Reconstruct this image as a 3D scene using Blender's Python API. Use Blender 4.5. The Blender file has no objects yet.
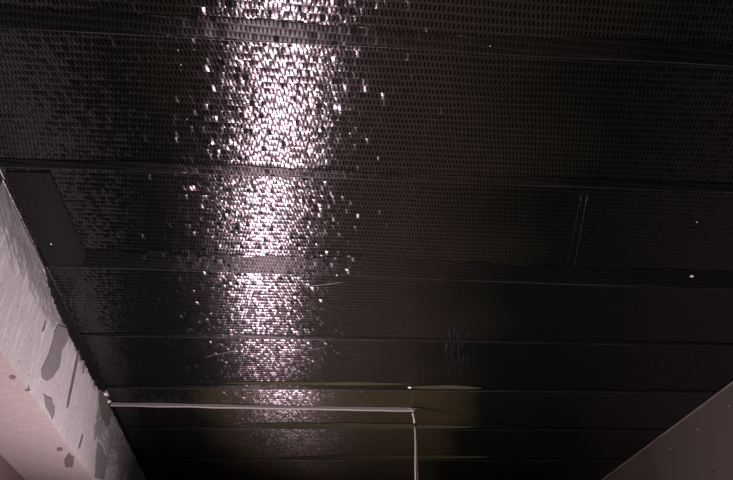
import bpy, bmesh, math, random
from mathutils import Vector, Matrix, noise
random.seed(7)
C = bpy.context.scene.collection
S = bpy.context.scene
PI = math.pi
# ------------------------------------------------------------------ camera, world, light, exposure
F = 713.0                                   # focal length in pixels of the 733 px wide frame
PITCH = math.atan(488.0 / F)                # looking up
YAW = math.atan(96.5 * math.cos(PITCH) / F) # turned a little to the right of the room's axis
CAM = Vector((0, 0, 1.6))
CEIL = 2.9
cam = bpy.data.cameras.new('camera'); cam.sensor_width = 36; cam.lens = 36 * F / 733; cam.clip_start = .02
camo = bpy.data.objects.new('camera', cam); C.objects.link(camo)
camo.location = CAM; camo.rotation_euler = (PI / 2 + PITCH, 0, -YAW)
S.camera = camo
w = bpy.data.worlds.new('world'); S.world = w; w.use_nodes = True
w.node_tree.nodes['Background'].inputs[0].default_value = (.8, .8, 1, 1)
w.node_tree.nodes['Background'].inputs[1].default_value = .03
lamp = bpy.data.lights.new('work_lamp', 'AREA'); lamp.shape = 'DISK'; lamp.size = .24
lamp.energy = 125; lamp.color = (1, .77, .84)
lo = bpy.data.objects.new('work_lamp', lamp); C.objects.link(lo)
lo.location = (-.21, 3.0, 1.2); lo.rotation_euler = (PI + .75, .5, 0)
fill = bpy.data.lights.new('camera_fill', 'POINT'); fill.energy = 78; fill.shadow_soft_size = .02; fill.color = (1, .93, .93)  # fill light added beside the camera to brighten the beam's side face
fo = bpy.data.objects.new('camera_fill', fill); C.objects.link(fo); fo.location = (-.09, .0, 1.67)
vs = S.view_settings
vs.view_transform = 'Standard'; vs.look = 'None'; vs.gamma = 1; vs.use_curve_mapping = False
vs.exposure = 0.0

# ------------------------------------------------------------------ helpers
def ray(px, py):
    d = Vector((px - 366.5, -(py - 240.0), -F))
    return camo.rotation_euler.to_matrix() @ d
def on_z(px, py, z=CEIL):
    d = ray(px, py); return CAM + d * ((z - CAM.z) / d.z)
def on_x(px, py, x):
    d = ray(px, py); return CAM + d * ((x - CAM.x) / d.x)
def obj(name, bm, m, parent=None, kind=None, label=None, cat=None, smooth=False):
    me = bpy.data.meshes.new(name)
    bmesh.ops.recalc_face_normals(bm, faces=bm.faces[:])
    bm.to_mesh(me); bm.free()
    if m: me.materials.append(m)
    if smooth:
        for p in me.polygons: p.use_smooth = True
    o = bpy.data.objects.new(name, me); C.objects.link(o)
    o.color = (.5, .5, .5, 1)
    if parent: o.parent = parent
    if kind: o['kind'] = kind
    if label: o['label'] = label
    if cat: o['category'] = cat
    return o
def box(bm, a, b):
    vs_ = [bm.verts.new((x, y, z)) for x in (a[0], b[0]) for y in (a[1], b[1]) for z in (a[2], b[2])]
    for f in ((0, 1, 3, 2), (4, 6, 7, 5), (0, 4, 5, 1), (2, 3, 7, 6), (0, 2, 6, 4), (1, 5, 7, 3)):
        bm.faces.new([vs_[i] for i in f])
def tube(bm, pts, r, n=8, flat=1.0):
    rings = []
    for i, p in enumerate(pts):
        p = Vector(p)
        t = (Vector(pts[min(i + 1, len(pts) - 1)]) - Vector(pts[max(i - 1, 0)])).normalized()
        up = Vector((0, 0, 1)) if abs(t.z) < .9 else Vector((0, 1, 0))
        a = t.cross(up).normalized(); b = t.cross(a).normalized()
        rr = r[i] if isinstance(r, (list, tuple)) else r
        rings.append([bm.verts.new(p + a * rr * math.cos(k * 2 * PI / n) + b * rr * flat * math.sin(k * 2 * PI / n)) for k in range(n)])
    for A, B in zip(rings, rings[1:]):
        for k in range(n): bm.faces.new((A[k], A[(k + 1) % n], B[(k + 1) % n], B[k]))
    bm.faces.new(rings[0]); bm.faces.new(rings[-1][::-1])
def slab(bm, pts, nrm, th):
    """a thin plate: outline pts, thickness th along nrm, edge chamfered inward"""
    nrm = Vector(nrm).normalized(); pts = [Vector(p) for p in pts]
    c = sum(pts, Vector()) / len(pts)
    lo_ = [bm.verts.new(p) for p in pts]
    hi = [bm.verts.new(p + (c - p).normalized() * th * .6 + nrm * th) for p in pts]
    n = len(pts)
    for i in range(n): bm.faces.new((lo_[i], lo_[(i + 1) % n], hi[(i + 1) % n], hi[i]))
    bm.faces.new(hi); bm.faces.new(lo_[::-1])
def blob(n, jag, seed, fx=1.0, fy=1.0):
    """irregular outline in unit coordinates"""
    r = random.Random(seed); out = []
    for i in range(n):
        a = 2 * PI * i / n
        k = 1 + r.uniform(-jag, jag)
        out.append((math.cos(a) * k * fx, math.sin(a) * k * fy))
    return out

class NT:
    """small node builder"""
    def __init__(s, name):
        s.m = bpy.data.materials.new(name); s.m.use_nodes = True
        s.t = s.m.node_tree; s.b = s.t.nodes['Principled BSDF']
    def n(s, typ, **kw):
        nd = s.t.nodes.new(typ)
        for k, v in kw.items(): setattr(nd, k, v)
        return nd
    def put(s, sock, v):
        if hasattr(v, 'is_output') or isinstance(v, bpy.types.NodeSocket): s.t.links.new(v, sock)
        else: sock.default_value = v
    def M(s, op, a, b=0.0, c=0.0, clamp=False):
        nd = s.n('ShaderNodeMath', operation=op, use_clamp=clamp)
        s.put(nd.inputs[0], a); s.put(nd.inputs[1], b); s.put(nd.inputs[2], c); return nd.outputs[0]
    def V(s, op, a, b=None, scale=None):
        nd = s.n('ShaderNodeVectorMath', operation=op)
        s.put(nd.inputs[0], a)
        if b is not None: s.put(nd.inputs[1], b)
        if scale is not None: s.put(nd.inputs['Scale'], scale)
        return nd.outputs[0]
    def xyz(s, x, y, z):
        nd = s.n('ShaderNodeCombineXYZ'); s.put(nd.inputs[0], x); s.put(nd.inputs[1], y); s.put(nd.inputs[2], z); return nd.outputs[0]
    def sep(s, v):
        nd = s.n('ShaderNodeSeparateXYZ'); s.put(nd.inputs[0], v); return nd.outputs
    def co(s): return s.n('ShaderNodeTexCoord').outputs['Object']
    def noise(s, v, scale, detail=4, rough=.5):
        nd = s.n('ShaderNodeTexNoise'); s.put(nd.inputs['Vector'], v)
        nd.inputs['Scale'].default_value = scale; nd.inputs['Detail'].default_value = detail; nd.inputs['Roughness'].default_value = rough
        return nd.outputs[0]
    def ramp(s, f, stops):
        nd = s.n('ShaderNodeValToRGB'); s.put(nd.inputs[0], f); e = nd.color_ramp.elements
        while len(e) < len(stops): e.new(.5)
        for k, (p, c) in enumerate(stops):
            e[k].position = p; e[k].color = (c, c, c, 1) if isinstance(c, (int, float)) else (*c, 1)
        return nd.outputs[0]
    def mix(s, f, a, b):
        nd = s.n('ShaderNodeMix', data_type='RGBA'); s.put(nd.inputs[0], f)
        for i, v in ((6, a), (7, b)):
            s.put(nd.inputs[i], v if isinstance(v, bpy.types.NodeSocket) else (*v, 1))
        return nd.outputs[2]
    def bump(s, h, strength, dist):
        nd = s.n('ShaderNodeBump'); s.put(nd.inputs['Height'], h); nd.inputs['Strength'].default_value = strength
        nd.inputs['Distance'].default_value = dist; return nd.outputs[0]
    def set(s, **kw):
        for k, v in kw.items(): s.put(s.b.inputs[k.replace('_', ' ')], v)

CU, CV = .0100, .0215                        # weave cell: tow pitch, row pitch (metres)
def weave(name, cu, cv, ax, bx, ay, by, rough, spec, base, tint, dash=.75, dashcol=.15, rowcol=1.35, aniso=.95, ior=1.55, glow=False):
    k = NT(name)
    co = k.co(); x, y, z = k.sep(co)
    k.oi = k.n('ShaderNodeObjectInfo'); rnd = k.oi.outputs['Random']
    big = k.noise(co, 1.7, 3); wob = k.noise(co, 6.0, 2); wv = k.noise(k.V('MULTIPLY', co, (1.0, 3.0, 1)), 2.4, 2)
    v = k.M('ADD', k.M('DIVIDE', y, cv), k.M('MULTIPLY', wv, .9))
    row = k.M('FLOOR', v); fv = k.M('SUBTRACT', k.M('FRACT', v), .5)
    u = k.M('ADD', k.M('DIVIDE', x, cu), k.M('MULTIPLY', row, .47)); u = k.M('ADD', u, k.M('MULTIPLY', wob, 1.6))
    u = k.M('ADD', u, k.M('MULTIPLY', fv, k.M('SUBTRACT', k.M('MULTIPLY', big, 1.2), .75)))
    col = k.M('FLOOR', u); fu = k.M('SUBTRACT', k.M('FRACT', u), .5)
    wn = k.n('ShaderNodeTexWhiteNoise', noise_dimensions='3D'); k.put(wn.inputs['Vector'], k.xyz(col, row, k.M('MULTIPLY', rnd, 91)))
    r1, r2, r3 = k.sep(wn.outputs['Color'])
    # normal: every tow crest is a little rounded pillow, each tilted on its own
    g1 = k.M('SUBTRACT', k.M('ADD', r1, r3), 1.0)
    g1 = k.M('ADD', g1, k.M('MULTIPLY', k.M('POWER', g1, 5.0), 3.0))    # a few tows lie well off the rest
    lie = k.M('SUBTRACT', k.sep(k.oi.outputs['Color'])[0], .5)         # how each strip as a whole is pressed on
    fine = k.noise(k.V('MULTIPLY', co, (1, .45, 1)), 420, 1)
    nx = k.M('ADD', k.M('MULTIPLY', fu, 2 * ax), k.M('MULTIPLY', g1, bx))
    nx = k.M('ADD', nx, k.M('MULTIPLY', k.M('SUBTRACT', big, .5), .06))
    nx = k.M('ADD', nx, lie)
    sag = k.M('SUBTRACT', k.sep(k.oi.outputs['Color'])[1], .5)
    nx = k.M('ADD', nx, k.M('MULTIPLY', k.M('SUBTRACT', fine, .5), .16))
    ny = k.M('ADD', k.M('MULTIPLY', fv, 2 * ay), k.M('MULTIPLY', k.M('SUBTRACT', r2, .5), by))
    ny = k.M('ADD', ny, sag)
    vt = k.n('ShaderNodeVectorTransform', vector_type='VECTOR', convert_from='OBJECT', convert_to='WORLD')
    k.put(vt.inputs[0], k.xyz(nx, ny, 0.0))
    geo = k.n('ShaderNodeNewGeometry')
    N = k.V('NORMALIZE', k.V('ADD', geo.outputs['Normal'], vt.outputs[0]))
    # colour: dark dashes between the tows, paler stitch thread along each row
    d = k.M('ABSOLUTE', fu)
    dashm = k.M('MULTIPLY', k.M('GREATER_THAN', d, .30), k.M('LESS_THAN', k.M('ABSOLUTE', fv), .34))
    thr = k.M('GREATER_THAN', k.M('ABSOLUTE', fv), .43)
    if glow:      # brown reflected glow painted into the weave colour down the ceiling's middle
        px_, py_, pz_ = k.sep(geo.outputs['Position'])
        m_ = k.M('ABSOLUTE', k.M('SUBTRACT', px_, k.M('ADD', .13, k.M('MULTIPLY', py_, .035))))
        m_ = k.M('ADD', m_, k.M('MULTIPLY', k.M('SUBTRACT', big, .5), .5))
        c = k.mix(k.ramp(m_, [(glow[0], 1), (glow[1], 0)]), base, tint)
        tb = k.mix(k.ramp(m_, [(glow[0], 1), (glow[1], 0)]), tuple(q * dashcol for q in base), tuple(q * dashcol for q in tint))
        tr = k.mix(k.ramp(m_, [(glow[0], 1), (glow[1], 0)]), tuple(q * rowcol for q in base), tuple(q * rowcol for q in tint))
    else:
        c = k.mix(k.ramp(big, [(.35, 0), (.65, 1)]), base, tint); tb = tuple(q * dashcol for q in base); tr = tuple(q * rowcol for q in base)
    c = k.mix(k.M('MULTIPLY', dashm, dash), c, tb)
    c = k.mix(k.M('MULTIPLY', thr, .6), c, tr)
    sp = k.M('MULTIPLY', k.M('SUBTRACT', 1.0, k.M('MULTIPLY', dashm, .85)), spec)
    k.set(Base_Color=c, Roughness=rough, Normal=N, Anisotropic=aniso)
    tv = k.n('ShaderNodeVectorTransform', vector_type='VECTOR', convert_from='OBJECT', convert_to='WORLD')
    tv.inputs[0].default_value = (0, 1, 0); k.put(k.b.inputs['Tangent'], tv.outputs[0])
    k.put(k.b.inputs['Specular IOR Level'], sp); k.b.inputs['IOR'].default_value = ior; k.b.inputs['Specular Tint'].default_value = (1, .89, .97, 1)
    return k.m
M_weave = weave('carbon_weave', CU, CV, .045, .038, .25, .50, .235, .36, (0.0022, 0.0030, 0.0022), (0.0120, 0.0104, 0.0083), dash=.9, dashcol=.08, glow=(.12, .60))
M_brown = weave('brown_glow_weave', CU, CV, .045, .038, .25, .50, .25, .85, (.0024, .0031, .0022), (.0172, .0152, .0074), dash=.5, glow=(.50, .70))  # far strips: the painted brown glow again, stronger and with a sharper edge
M_patch = weave('fine_carbon_weave', .006, .011, .03, .06, .25, .2, .3, .13, (0.00372, 0.003844, 0.003596), (0.00465, 0.00465, 0.004216), dash=.4)
M_lap = weave('resin_lap', CU, CV, .03, .05, .40, .3, .42, .16, (.0022, .0026, .0023), (.0090, .0077, .0062), dash=.75, dashcol=.25, ior=1.5, glow=(.15, .60))

def plain(name, col, rough=.6, spec=.4, bs=0, bd=.002, scale=40, col2=None, nscale=8):
    k = NT(name); co = k.co()
    k.set(Base_Color=k.mix(k.noise(co, nscale, 5), col, col2 or tuple(q * .7 for q in col)), Roughness=rough)
    k.b.inputs['Specular IOR Level'].default_value = spec
    if bs: k.set(Normal=k.bump(k.noise(co, scale, 4), bs, bd))
    return k.m
M_black = plain('black_resin', (.0035, .0035, .0035), .35, .3, .6, .004, 30)
M_bead = plain('resin_bead', (0.02925, 0.02925, 0.0273), .3, .5, .5, .002, 60, (.012, .012, .012), 14)
M_fleck = plain('pale_fleck', (0.525, 0.49, 0.476), .6)
M_rod = plain('weathered_white_paint', (0.21, 0.2, 0.195), .55, .4, .3, .001, 90, (.14, .135, .13), 22)
M_cord = plain('twine', (0.42, 0.36, 0.31), .8, .2, .4, .001, 400, (.32, .27, .23), 120)
M_knot = plain('dark_tape', (.02, .018, .016), .6)
M_olive = plain('olive_primer', (0.024, 0.0264, 0.0084), .55, .3, .3, .002, 30, (.014, .014, .008), 9)
M_olive.node_tree.nodes['Principled BSDF'].inputs['Roughness'].default_value = .85; M_olive.node_tree.nodes['Principled BSDF'].inputs['Specular IOR Level'].default_value = .15
M_floor = plain('dusty_screed', (.10, .09, .085), .9, .2, .3, .004, 20)
M_dark = plain('dark_wall_paint', (0.0345, 0.0285, 0.0248), .6, .3, .2, .002, 25, (.038, .031, .028), 5)
M_edge = plain('pale_arris', (0.104, 0.091, 0.078), .7, .2, .4, .003, 50, (.06, .05, .045), 20)
M_primer = plain('slab_primer', (.010, .010, .008), .7, .2)
M_end = plain('brown_board', (.10, .06, .04), .7, .2)

def beam_mat(name, base, grey, dark, amount, stretch, strokes=()):
    k = NT(name); co = k.co()
    r = k.n('ShaderNodeMapping'); r.inputs['Rotation'].default_value = (math.radians(38), 0, 0); r.inputs['Scale'].default_value = stretch
    k.put(r.inputs['Vector'], co)
    st = k.noise(r.outputs[0], 9, 5, .6)
    blot = k.noise(co, 3.2, 6, .6); fine = k.noise(co, 55, 4, .6)
    c = k.mix(k.ramp(st, [(.50 - amount, 1), (.62 - amount * .5, 0)]), base, grey)
    c = k.mix(k.ramp(blot, [(.36, 1), (.48, 0)]), c, grey)
    c = k.mix(k.ramp(fine, [(.28, 1), (.36, 0)]), c, dark)
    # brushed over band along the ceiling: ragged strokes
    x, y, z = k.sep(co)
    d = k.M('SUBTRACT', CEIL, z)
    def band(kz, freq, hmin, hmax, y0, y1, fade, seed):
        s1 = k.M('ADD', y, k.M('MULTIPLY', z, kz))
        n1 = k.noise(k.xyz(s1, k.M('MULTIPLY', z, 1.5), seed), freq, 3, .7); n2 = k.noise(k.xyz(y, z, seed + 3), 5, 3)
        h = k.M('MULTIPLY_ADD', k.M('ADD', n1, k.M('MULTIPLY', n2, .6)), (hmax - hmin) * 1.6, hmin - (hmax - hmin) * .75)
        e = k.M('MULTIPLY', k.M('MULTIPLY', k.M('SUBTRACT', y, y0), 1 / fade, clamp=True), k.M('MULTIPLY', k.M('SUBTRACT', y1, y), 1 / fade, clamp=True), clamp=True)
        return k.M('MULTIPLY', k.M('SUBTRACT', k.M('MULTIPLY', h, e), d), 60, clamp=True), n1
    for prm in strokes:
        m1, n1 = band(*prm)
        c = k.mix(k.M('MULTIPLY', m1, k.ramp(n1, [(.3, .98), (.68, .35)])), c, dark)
    k.set(Base_Color=c, Roughness=.75, Normal=k.bump(k.M('ADD', fine, st), .35, .003))
    k.b.inputs['Specular IOR Level'].default_value = .25
    return k.m
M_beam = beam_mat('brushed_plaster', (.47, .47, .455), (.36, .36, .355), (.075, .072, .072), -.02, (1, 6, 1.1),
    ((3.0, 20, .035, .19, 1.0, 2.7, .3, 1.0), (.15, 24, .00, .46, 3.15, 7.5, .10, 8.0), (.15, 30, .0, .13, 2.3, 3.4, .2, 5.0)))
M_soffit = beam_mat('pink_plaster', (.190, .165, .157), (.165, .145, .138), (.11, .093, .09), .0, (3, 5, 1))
M_putty = plain('grey_putty', (0.150, 0.142, 0.160), .6, .3, .4, .002, 60, (.20, .19, .205), 14)
M_scratch = plain('dark_scratch', (0.12, 0.111, 0.108), .7)

# ------------------------------------------------------------------ setting
XL = -.864; XR = on_z(733, 380).x; YB = -1.2; YF = 7.0
ZB = CEIL - .378; XW = XL - .30
def struct(name, bm, m, parent=None): return obj(name, bm, m, parent, kind=None if parent else 'structure')
b = bmesh.new(); box(b, (XW - .2, YB, CEIL), (XR + .2, YF, CEIL + .2)); ceiling = struct('ceiling', b, M_primer)
b = bmesh.new(); box(b, (XW - .2, YB, -.1), (XR + .2, YF, 0)); struct('floor', b, M_floor)
b = bmesh.new(); box(b, (XW - .2, YB, 0), (XW, YF, CEIL)); struct('wall_left', b, plain('brown_plaster', (0.12, 0.087, 0.078), .8, .2))
b = bmesh.new(); box(b, (XR, YB, 0), (XR + .2, YF, CEIL)); wall_r = struct('wall_right', b, M_dark)
b = bmesh.new(); box(b, (XW, YF, 0), (XR, YF + .2, CEIL)); struct('wall_back', b, M_end)
# the plastered beam: a finely cut side face with an uneven arris, and a soffit
b = bmesh.new()
NY = 260; rows = []
for i in range(NY + 1):
    y = YB + (YF - YB) * i / NY
    n1 = noise.noise(Vector((0, y * 9, 3))) * .004
    n2 = noise.noise(Vector((5, y * 5, 3))) * .001
    prof = [(XL + n2 * .6, CEIL), (XL + n2, CEIL - .12), (XL + n2 * .5, CEIL - .25), (XL + n1 * .5, ZB + .002), (XL - .002 + n1 * .5, ZB + n1 * .4), (XW, ZB), (XW, CEIL)]
    rows.append([b.verts.new((px, y, pz)) for px, pz in prof])
for A, B in zip(rows, rows[1:]):
    for q in range(7):
        f = b.faces.new((A[q], A[(q + 1) % 7], B[(q + 1) % 7], B[q]))
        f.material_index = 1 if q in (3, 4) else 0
b.faces.new(rows[0]); b.faces.new(rows[-1][::-1])
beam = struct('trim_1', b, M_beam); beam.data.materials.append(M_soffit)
beam['label'] = 'pale plastered concrete beam along the left side of the black ceiling'
wall_r['label'] = 'dark grey wall with a pale upper edge at lower right'

# ------------------------------------------------------------------ carbon fabric strips bonded to the ceiling
seams = [  # left pixel end, right pixel end of each near edge line, lap width (m)
    ((0, -135), (733, -75), .05),
    ((0, 26), (733, 64), .055),
    ((0, 165), (733, 191), .035),
    ((0, 263), (733, 288), .11),
    ((0, 333), (733, 345), .022),
    ((0, 386), (733, 392), .03),
    ((0, 427), (733, 430), .03),
    ((0, 459), (733, 460), .03),
    ((0, 486), (733, 487), .03),
]
lines = []
for (a, c, lap) in seams:
    A, B = on_z(*a), on_z(*c)
    s = (B.y - A.y) / (B.x - A.x)
    lines.append((A.y - s * A.x, s, lap))   # y = y0 + s*x
print('SEAMS', [(round(l[0], 2), round(math.degrees(math.atan(l[1])), 2)) for l in lines])
first = lines[0]
lines = [(first[0] - .53 * k_, first[1], .05) for k_ in (3, 2, 1)] + lines
last = lines[-1]
lines += [(last[0] + .53 * k_, last[1], .04) for k_ in (1, 2, 3, 4, 5)]
LIE = {k_: -(c_ - 270) / 650 for k_, c_ in {3: 284, 4: 279, 5: 262, 6: 254, 7: 254, 8: 262, 9: 268, 10: 272}.items()}
for i in range(len(lines) - 1):
    y0, s0, lap0 = lines[i]; y1, s1, lap1 = lines[i + 1]
    y1 = y1 + .0
    ang = math.atan((s0 + s1) / 2)
    c0 = Vector((.55, (y0 + s0 * .55 + y1 + s1 * .55) / 2, CEIL))
    R = Matrix.Rotation(ang, 4, 'Z'); T = Matrix.Translation(c0) @ R; Ti = T.inverted()
    b = bmesh.new(); NX = 90; NYs = 10; th = .0016 + .0006 * (i % 2)
    g = []
    for a in range(NX + 1):
        x = XL + .002 + (XR - XL - .004) * a / NX
        ya = y0 + s0 * x + .003 * noise.noise(Vector((x * 3, i, 1))); yb = y1 + s1 * x + .003 * noise.noise(Vector((x * 3, i + 1, 1))) - .001
        colv = []
        for q in range(NYs + 1):
            y = ya + (yb - ya) * q / NYs
            z = CEIL - th - .0008 * (1 + noise.noise(Vector((x * 4, y * 7, i))))
            colv.append(b.verts.new(Ti @ Vector((x, y, z))))
        g.append(colv)
    for A, B in zip(g, g[1:]):
        for q in range(NYs): b.faces.new((A[q], A[q + 1], B[q + 1], B[q]))
    ed = [e for e in b.edges if e.is_boundary]
    for e in ed: e.smooth = False
    ex = bmesh.ops.extrude_edge_only(b, edges=ed)
    for v in [v for v in ex['geom'] if isinstance(v, bmesh.types.BMVert)]:
        wv_ = T @ v.co; wv_.z = CEIL; v.co = Ti @ wv_
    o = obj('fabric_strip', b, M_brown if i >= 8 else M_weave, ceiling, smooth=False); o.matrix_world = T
    o.color = (.5 + LIE.get(i, 0), .5 + {6: -.03, 7: -.08}.get(i, -.2 if i > 7 else 0), .5, 1)
    for p in o.data.polygons: p.use_smooth = True
    # lap band: resin-flooded overlap on the near side of the seam line
    b = bmesh.new(); g = []
    for a in range(NX + 1):
        x = XL + .004 + (XR - XL - .008) * a / NX
        ys = y0 + s0 * x + .003 * noise.noise(Vector((x * 3, i, 1)))
        wd = lap0 * (1 + .35 * noise.noise(Vector((x * 1.7, i * 3, 5))) + .25 * noise.noise(Vector((x * 14, i * 3, 9))))
        r = [ys + .002, ys - .004, ys - wd * .5, ys - wd]
        zz = [CEIL - .0046, CEIL - .0049, CEIL - .0049, CEIL - .0044] if i < 7 else [CEIL - .0042, CEIL - .0042, CEIL - .0042, CEIL - .0041]
        g.append([b.verts.new((x, yy, z_)) for yy, z_ in zip(r, zz)])
    for A, B in zip(g, g[1:]):
        for q in range(3): b.faces.new((A[q], A[q + 1], B[q + 1], B[q]))
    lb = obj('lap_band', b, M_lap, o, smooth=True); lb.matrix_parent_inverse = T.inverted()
    # bead of set resin along the seam
    b = bmesh.new(); pts = []; rr = []
    for a in range(0, NX * 2 + 1):
        x = XL + .006 + (XR - XL - .012) * a / (NX * 2)
        pts.append((x, y0 + s0 * x + .003 * noise.noise(Vector((x * 3, i, 1))) + .002, CEIL - .0046))
        rr.append(.0005 + .0010 * max(0, .35 + noise.noise(Vector((x * 5, i * 7, 2)))))
    tube(b, pts, rr, 6)
    bd = obj('resin_bead', b, M_bead, o, smooth=True); bd.matrix_parent_inverse = T.inverted()

# end patch of finer cloth in the left corner
def poly_on_ceiling(px, dz): return [Vector((p.x, p.y, CEIL - dz)) for p in (on_z(*q) for q in px)]
b = bmesh.new(); pts = poly_on_ceiling([(6, 170), (50, 171), (62, 196), (72, 222), (86, 250), (84, 263), (49, 264), (30, 226), (18, 200)], .0050)
pts = [Vector((max(p.x, XL + .004), p.y, p.z)) for p in pts]
slab(b, pts, (0, 0, -1), .0015); obj('end_patch', b, M_patch, ceiling)
# cross splice ridges
for a_, c_, r_ in (((588, 192), (571, 284), .0010), ((582, 192), (566, 270), .0006)):
    A, B = on_z(*a_, CEIL - .003), on_z(*c_, CEIL - .003); b = bmesh.new()
    tube(b, [A.lerp(B, t / 10) for t in range(11)], r_, 6); obj('splice_ridge', b, M_black, ceiling, smooth=True)
# olive streaks beside the far seams
def streak(x0, x1, y0, y1, hw, seed):
    b = bmesh.new(); n = 40; g = []
    for i in range(n + 1):
        t = i / n; px = x0 + (x1 - x0) * t; py = y0 + (y1 - y0) * t
        taper = min(1, t * 5, (1 - t) * 4) ** .7
        e1 = hw * taper * (1 + .5 * noise.noise(Vector((px * .03, seed, 1)))) + .1
        e2 = hw * taper * (1 + .5 * noise.noise(Vector((px * .03, seed, 6)))) + .1
        P, Q = on_z(px, py - e1, CEIL - .0062), on_z(px, py + e2, CEIL - .0062)
        m_ = (P + Q) / 2; m_.z -= .0012
        g.append([b.verts.new(v) for v in (P, m_, Q)])
    for A, B in zip(g, g[1:]):
        for q in range(2): b.faces.new((A[q], A[q + 1], B[q + 1], B[q]))
    obj('olive_streak', b, M_olive, ceiling, smooth=True)
streak(225, 408, 383, 384, 1.4, 1); streak(408, 482, 387, 388, 1.6, 2)
streak(240, 475, 425, 427, 2.4, 3); streak(280, 490, 458, 457, 2.0, 4)
# thin pale resin scrapes and flecks
def scrape(p0, p1, r, m, name='resin_scrape', n=14):
    A, B = on_z(*p0, CEIL - .0058), on_z(*p1, CEIL - .0058); b = bmesh.new(); pts = []; rr = []
    for i in range(n + 1):
        t = i / n; p = A.lerp(B, t); p.y += .004 * noise.noise(Vector((t * 6, p0[0], 0))); pts.append(p)
        rr.append(r * (.35 + .9 * abs(noise.noise(Vector((t * 9, p0[1], 3)))) * 2) * min(1, 4 * t + .2, 4 * (1 - t) + .2))
    tube(b, pts, rr, 5, .6); obj(name, b, m, ceiling, smooth=True)
M_scr = plain('pale_scrape', (.22, .20, .20), .5, .4, 0, 0, 0, (.04, .035, .035), 40)
scrape((302, 287), (345, 282), .0022, M_scr); scrape((205, 357), (242, 349), .0024, M_scr); scrape((300, 352), (326, 347), .0014, M_scr)
scrape((500, 282), (640, 287), .0016, M_bead); scrape((440, 391), (560, 392), .0022, M_bead)
scrape((450, 333), (456, 376), .006, M_black, 'resin_run')
def fleck(px, py, sx, sy, seed, z=CEIL - .0066):
    c = on_z(px, py, z); s = (z - CAM.z) / 1.0
    ex, ey = on_z(px + sx, py, z) - c, on_z(px, py + sy, z) - c
    b = bmesh.new(); slab(b, [c + ex * u + ey * v for u, v in blob(9, .35, seed)], (0, 0, -1), .002)
    obj('plaster_fleck', b, M_fleck, ceiling)
for a_ in ((347, 269.5, 2.0, .9, 1), (409.5, 387.5, 1.4, .9, 2), (692, 276, 2.2, .9, 3), (181, 65, .8, .8, 4), (178, 50, .6, .7, 5), (51, 244, .8, .7, 6),
           (697, 222, .9, .6, 7), (187, 119, .6, .6, 8), (337, 275, 1.0, .8, 9), (490, 46, .8, .6, 11), (378, 158, .5, 2, 12)): fleck(*a_)
# crumpled lump in the cloth
c = on_z(455, 356, CEIL - .004); ex = on_z(470, 356, CEIL - .004) - c; ey = on_z(455, 380, CEIL - .004) - c
b = bmesh.new(); n = 46; g = []
for i in range(n + 1):
    r_ = []
    for j in range(n + 1):
        u, v = i / n * 2 - 1, j / n * 2 - 1; d = max(0, 1 - (u * u + v * v)) ** .8
        h = max(0, noise.fractal(Vector((u * 5, v * 2.5, 4)), 1, 2, 4) + .15)
        p = c + ex * u + ey * v; p.z = CEIL - .0022 - d * h * .011; r_.append(b.verts.new(p))
    g.append(r_)
for A, B in zip(g, g[1:]):
    for q in range(n): b.faces.new((A[q], A[q + 1], B[q + 1], B[q]))
obj('crumpled_cloth', b, M_black, ceiling, smooth=True)

# black resin turned down over the beam's top edge
def ribbon(y0p, y1p, dep, seed, xoff=.004, name='black_edge'):
    """y range in metres, dep(t) = depth down the beam face"""
    b = bmesh.new(); n = 120; g = []
    for i in range(n + 1):
        t = i / n; y = y0p + (y1p - y0p) * t
        d = dep(t) * (1 + .45 * noise.noise(Vector((y * 11, seed, 0))) + .3 * noise.noise(Vector((y * 40, seed, 3))))
        g.append([b.verts.new(v) for v in ((XL + xoff * 3, y, CEIL - .0035), (XL + xoff + .002, y, CEIL - .005), (XL + xoff, y, CEIL - max(.0055, d)), (XL - .004, y, CEIL - max(.0055, d) - .001))])
    for A, B in zip(g, g[1:]):
        for q in range(3): b.faces.new((A[q], A[q + 1], B[q + 1], B[q]))
    obj(name, b, M_black, beam, smooth=True)
Yat = lambda px, py: on_z(px, py).y
print('left edge y', on_z(0, 172), on_z(47, 268), on_z(108, 396), on_z(150, 480))
ribbon(YB, Yat(1, 178), lambda t: .035, 1)
ribbon(Yat(1, 178), Yat(46, 266), lambda t: .002, 2, .002)
ribbon(Yat(46, 266), Yat(106, 392), lambda t: .048 * min(1, 6 * t + .2, (1 - t) * 4 + .3), 3)
ribbon(Yat(110, 400), YF, lambda t: .022, 4)
# putty patches and scratches on the beam face
def face_patch(px, m, name, th=.002, seed=0):
    th = th if th > .004 else .0004
    b = bmesh.new(); pts = []
    P = [on_x(x_, y_, XL) for x_, y_ in px]; n_ = len(P)
    for i in range(n_):
        for t in (0, .33, .66):
            p = P[i].lerp(P[(i + 1) % n_], t); p.x = XL - .001
            p.y += .006 * noise.noise(Vector((p.y * 30, p.z * 30, seed))); p.z += .006 * noise.noise(Vector((p.z * 30, p.y * 30, seed + 5)))
            pts.append(p)
    slab(b, pts, (1, 0, 0), th + .002); obj(name, b, m, beam)
face_patch([(58, 325), (66, 328), (68, 340), (62, 350), (60, 366), (52, 378), (46, 382), (41, 378), (41, 370), (48, 356), (52, 342), (54, 331)], M_putty, 'putty_patch')
face_patch([(43, 395), (52, 398), (55, 412), (52, 420), (45, 407)], M_putty, 'putty_patch', seed=2)
face_patch([(97, 442), (103, 448), (107, 462), (104, 480), (94, 478), (95, 458)], M_putty, 'putty_patch', seed=3)
face_patch([(99, 388), (108, 396), (112, 412), (108, 428), (101, 418), (98, 402)], plain('moss_grey_stain', (.075, .072, .06), .7, .2, 0, 0, 0, (.13, .12, .12), 20), 'stain_patch', seed=4)
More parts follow.
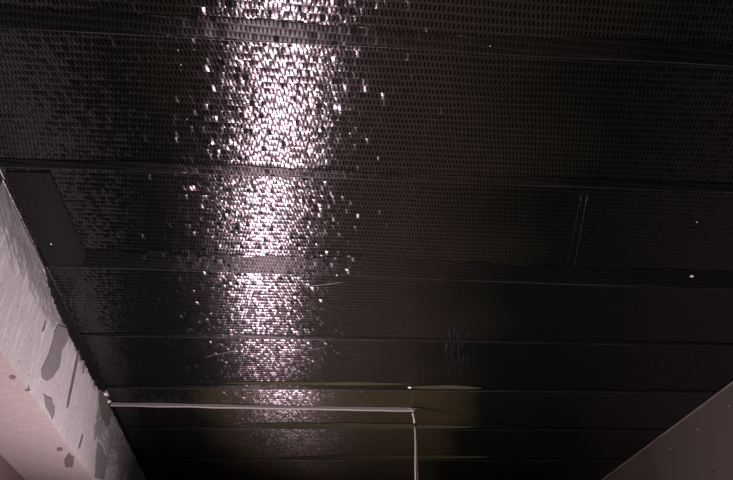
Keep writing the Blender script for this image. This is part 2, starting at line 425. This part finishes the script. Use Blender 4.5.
for k_, q in enumerate(([(79, 345), (80, 346), (75, 375), (68, 407), (66, 409), (72, 375)], [(45, 320), (46, 321), (44, 331), (42, 333)], [(82, 434), (83, 435), (80, 447), (78, 449)],
                        [(84, 360), (85, 361), (83, 374), (82, 374)])):
    face_patch(q, M_scratch, 'scratch', .001, 9 + k_)
# plaster chips standing proud at the arris
for k_, (x_, y_, s_) in enumerate(((105.6, 393, 3.6), (108.6, 401, 1.8), (37, 238, 1.8), (30, 226, 1.4))):
    q = blob(8, .3, 40 + k_)
    face_patch([(x_ + u * s_ * .6, y_ + v * s_) for u, v in q], M_fleck if k_ < 2 else M_beam, 'plaster_chip', .009, 70 + k_)
# soffit blotches
for k_, (x_, y_, sx, sy) in enumerate(((13, 377, 4, 2), (70, 461, 5, 7), (60, 449, 3, 2), (27, 390, 3, 1.2))):
    c_ = on_z(x_, y_, ZB); e1 = on_z(x_ + sx, y_, ZB) - c_; e2 = on_z(x_, y_ + sy, ZB) - c_
    b = bmesh.new(); slab(b, [c_ + e1 * u + e2 * v + Vector((0, 0, .0005)) for u, v in blob(11, .3, 90 + k_)], (0, 0, -1), .0015)
    obj('putty_patch', b, plain('soffit_putty', (0.075, 0.066, 0.063), .7, .2), beam)

# ------------------------------------------------------------------ right wall: pale arris and flecks
b = bmesh.new(); pts = []; rr = []
for i in range(160):
    y = 1.5 + (YF - 1.6) * i / 159
    pts.append((XR - .002, y, CEIL - .010 + .003 * noise.noise(Vector((y * 6, 0, 0))))); rr.append(.0045 + .0035 * noise.noise(Vector((y * 9, 2, 0))))
tube(b, pts, rr, 6); obj('plaster_edge', b, M_edge, wall_r, smooth=True)
for k_, (x_, y_, s_) in enumerate(((697.5, 429, 1.7), (670, 448, 1.5), (645, 467, 1.2), (729, 406, 1.5), (713, 471, 1.8), (690, 421, .8))):
    b = bmesh.new(); P = []
    for u, v in blob(8, .35, 120 + k_):
        p = on_x(x_ + u * s_, y_ + v * s_ * .8, XR); p.x = XR + .0005; P.append(p)
    slab(b, P, (-1, 0, 0), .003); obj('paint_fleck', b, M_edge if k_ != 4 else M_olive, wall_r)

# ------------------------------------------------------------------ white batten under the ceiling and the cord tied to its end
zr = CEIL - .014
A, B = on_z(116, 404.5, zr), on_z(414, 409.8, zr); A.x = XL
ctr = (A + B) / 2; L = (B - A).length; ang = math.atan2(B.y - A.y, B.x - A.x)
root = bpy.data.objects.new('ceiling_batten', None); C.objects.link(root); root.location = ctr; root.rotation_euler = (0, 0, ang)
root['label'] = 'thin off-white batten running across the black ceiling from the left beam'; root['category'] = 'batten'
b = bmesh.new(); n = 80; g = []
for i in range(n + 1):
    x = -L / 2 + L * i / n; wy = .004 * noise.noise(Vector((x * 1.5, 0, 0))); hz = .0085 + .0025 * noise.noise(Vector((x * 7, 3, 0)))
    wz = .006 * noise.noise(Vector((x * 1.2, 7, 0)))
    g.append([b.verts.new((x, wy + s1 * .006, wz + s2 * hz)) for s1, s2 in ((-1, -.8), (-1, .9), (-.7, 1), (.7, 1), (1, .9), (1, -.8), (.7, -1), (-.7, -1))])
for P, Q in zip(g, g[1:]):
    for q in range(8): b.faces.new((P[q], P[(q + 1) % 8], Q[(q + 1) % 8], Q[q]))
b.faces.new(g[0]); b.faces.new(g[-1][::-1]); obj('lath', b, M_rod, root)
b = bmesh.new(); tube(b, [(L / 2 - .03, -.004, .006), (L / 2 + .012, -.004, .006), (L / 2 + .03, -.006, .004)], [.0035, .0032, .002], 8); obj('end_pin', b, M_rod, root, smooth=True)

top = on_z(411.5, 411, zr - .008); T0 = top.copy()
yk = T0.y - .012
def at_y(px, py, y):
    d = ray(px, py); return CAM + d * (y / d.y)
cr = bpy.data.objects.new('hanging_cord', None); C.objects.link(cr)
cr['label'] = 'pale twisted cord hanging from the end of the white batten'; cr['category'] = 'cord'
knot = at_y(414.8, 426, yk); cr.location = knot
loc = lambda p: Vector(p) - knot
b = bmesh.new(); k0 = at_y(412.4, 409.5, yk); k1 = at_y(414.0, 418, yk)
tube(b, [loc(k0 + Vector((-.004, .02, .004))), loc(k0), loc(k0.lerp(k1, .5) + Vector((-.002, 0, 0))), loc(k1), loc(knot)], .0052, 8); obj('cord_loop', b, M_cord, cr, smooth=True)
bottom = Vector((knot.x, yk, .9))
for s in (-1, 1):
    b = bmesh.new(); pts = []
    for i in range(120):
        t = i / 119; z = knot.z + (bottom.z - knot.z) * t
        sp = .0055 * math.sin(min(t * 9, 2.2)) * (1 if t < .3 else math.cos((t - .3) * 14))
        pts.append(loc((knot.x + s * sp + .003 * noise.noise(Vector((t * 12, 1, 0))), yk + s * .002, z)))
    tube(b, pts, .0036, 6); obj('cord_strand', b, M_cord, cr, smooth=True)
b = bmesh.new(); bmesh.ops.create_icosphere(b, subdivisions=3, radius=.0105)
for v in b.verts:
    v.co *= 1 + .22 * noise.noise(v.co * 220); v.co.z *= 1.1
obj('knot', b, M_knot, cr, smooth=True)
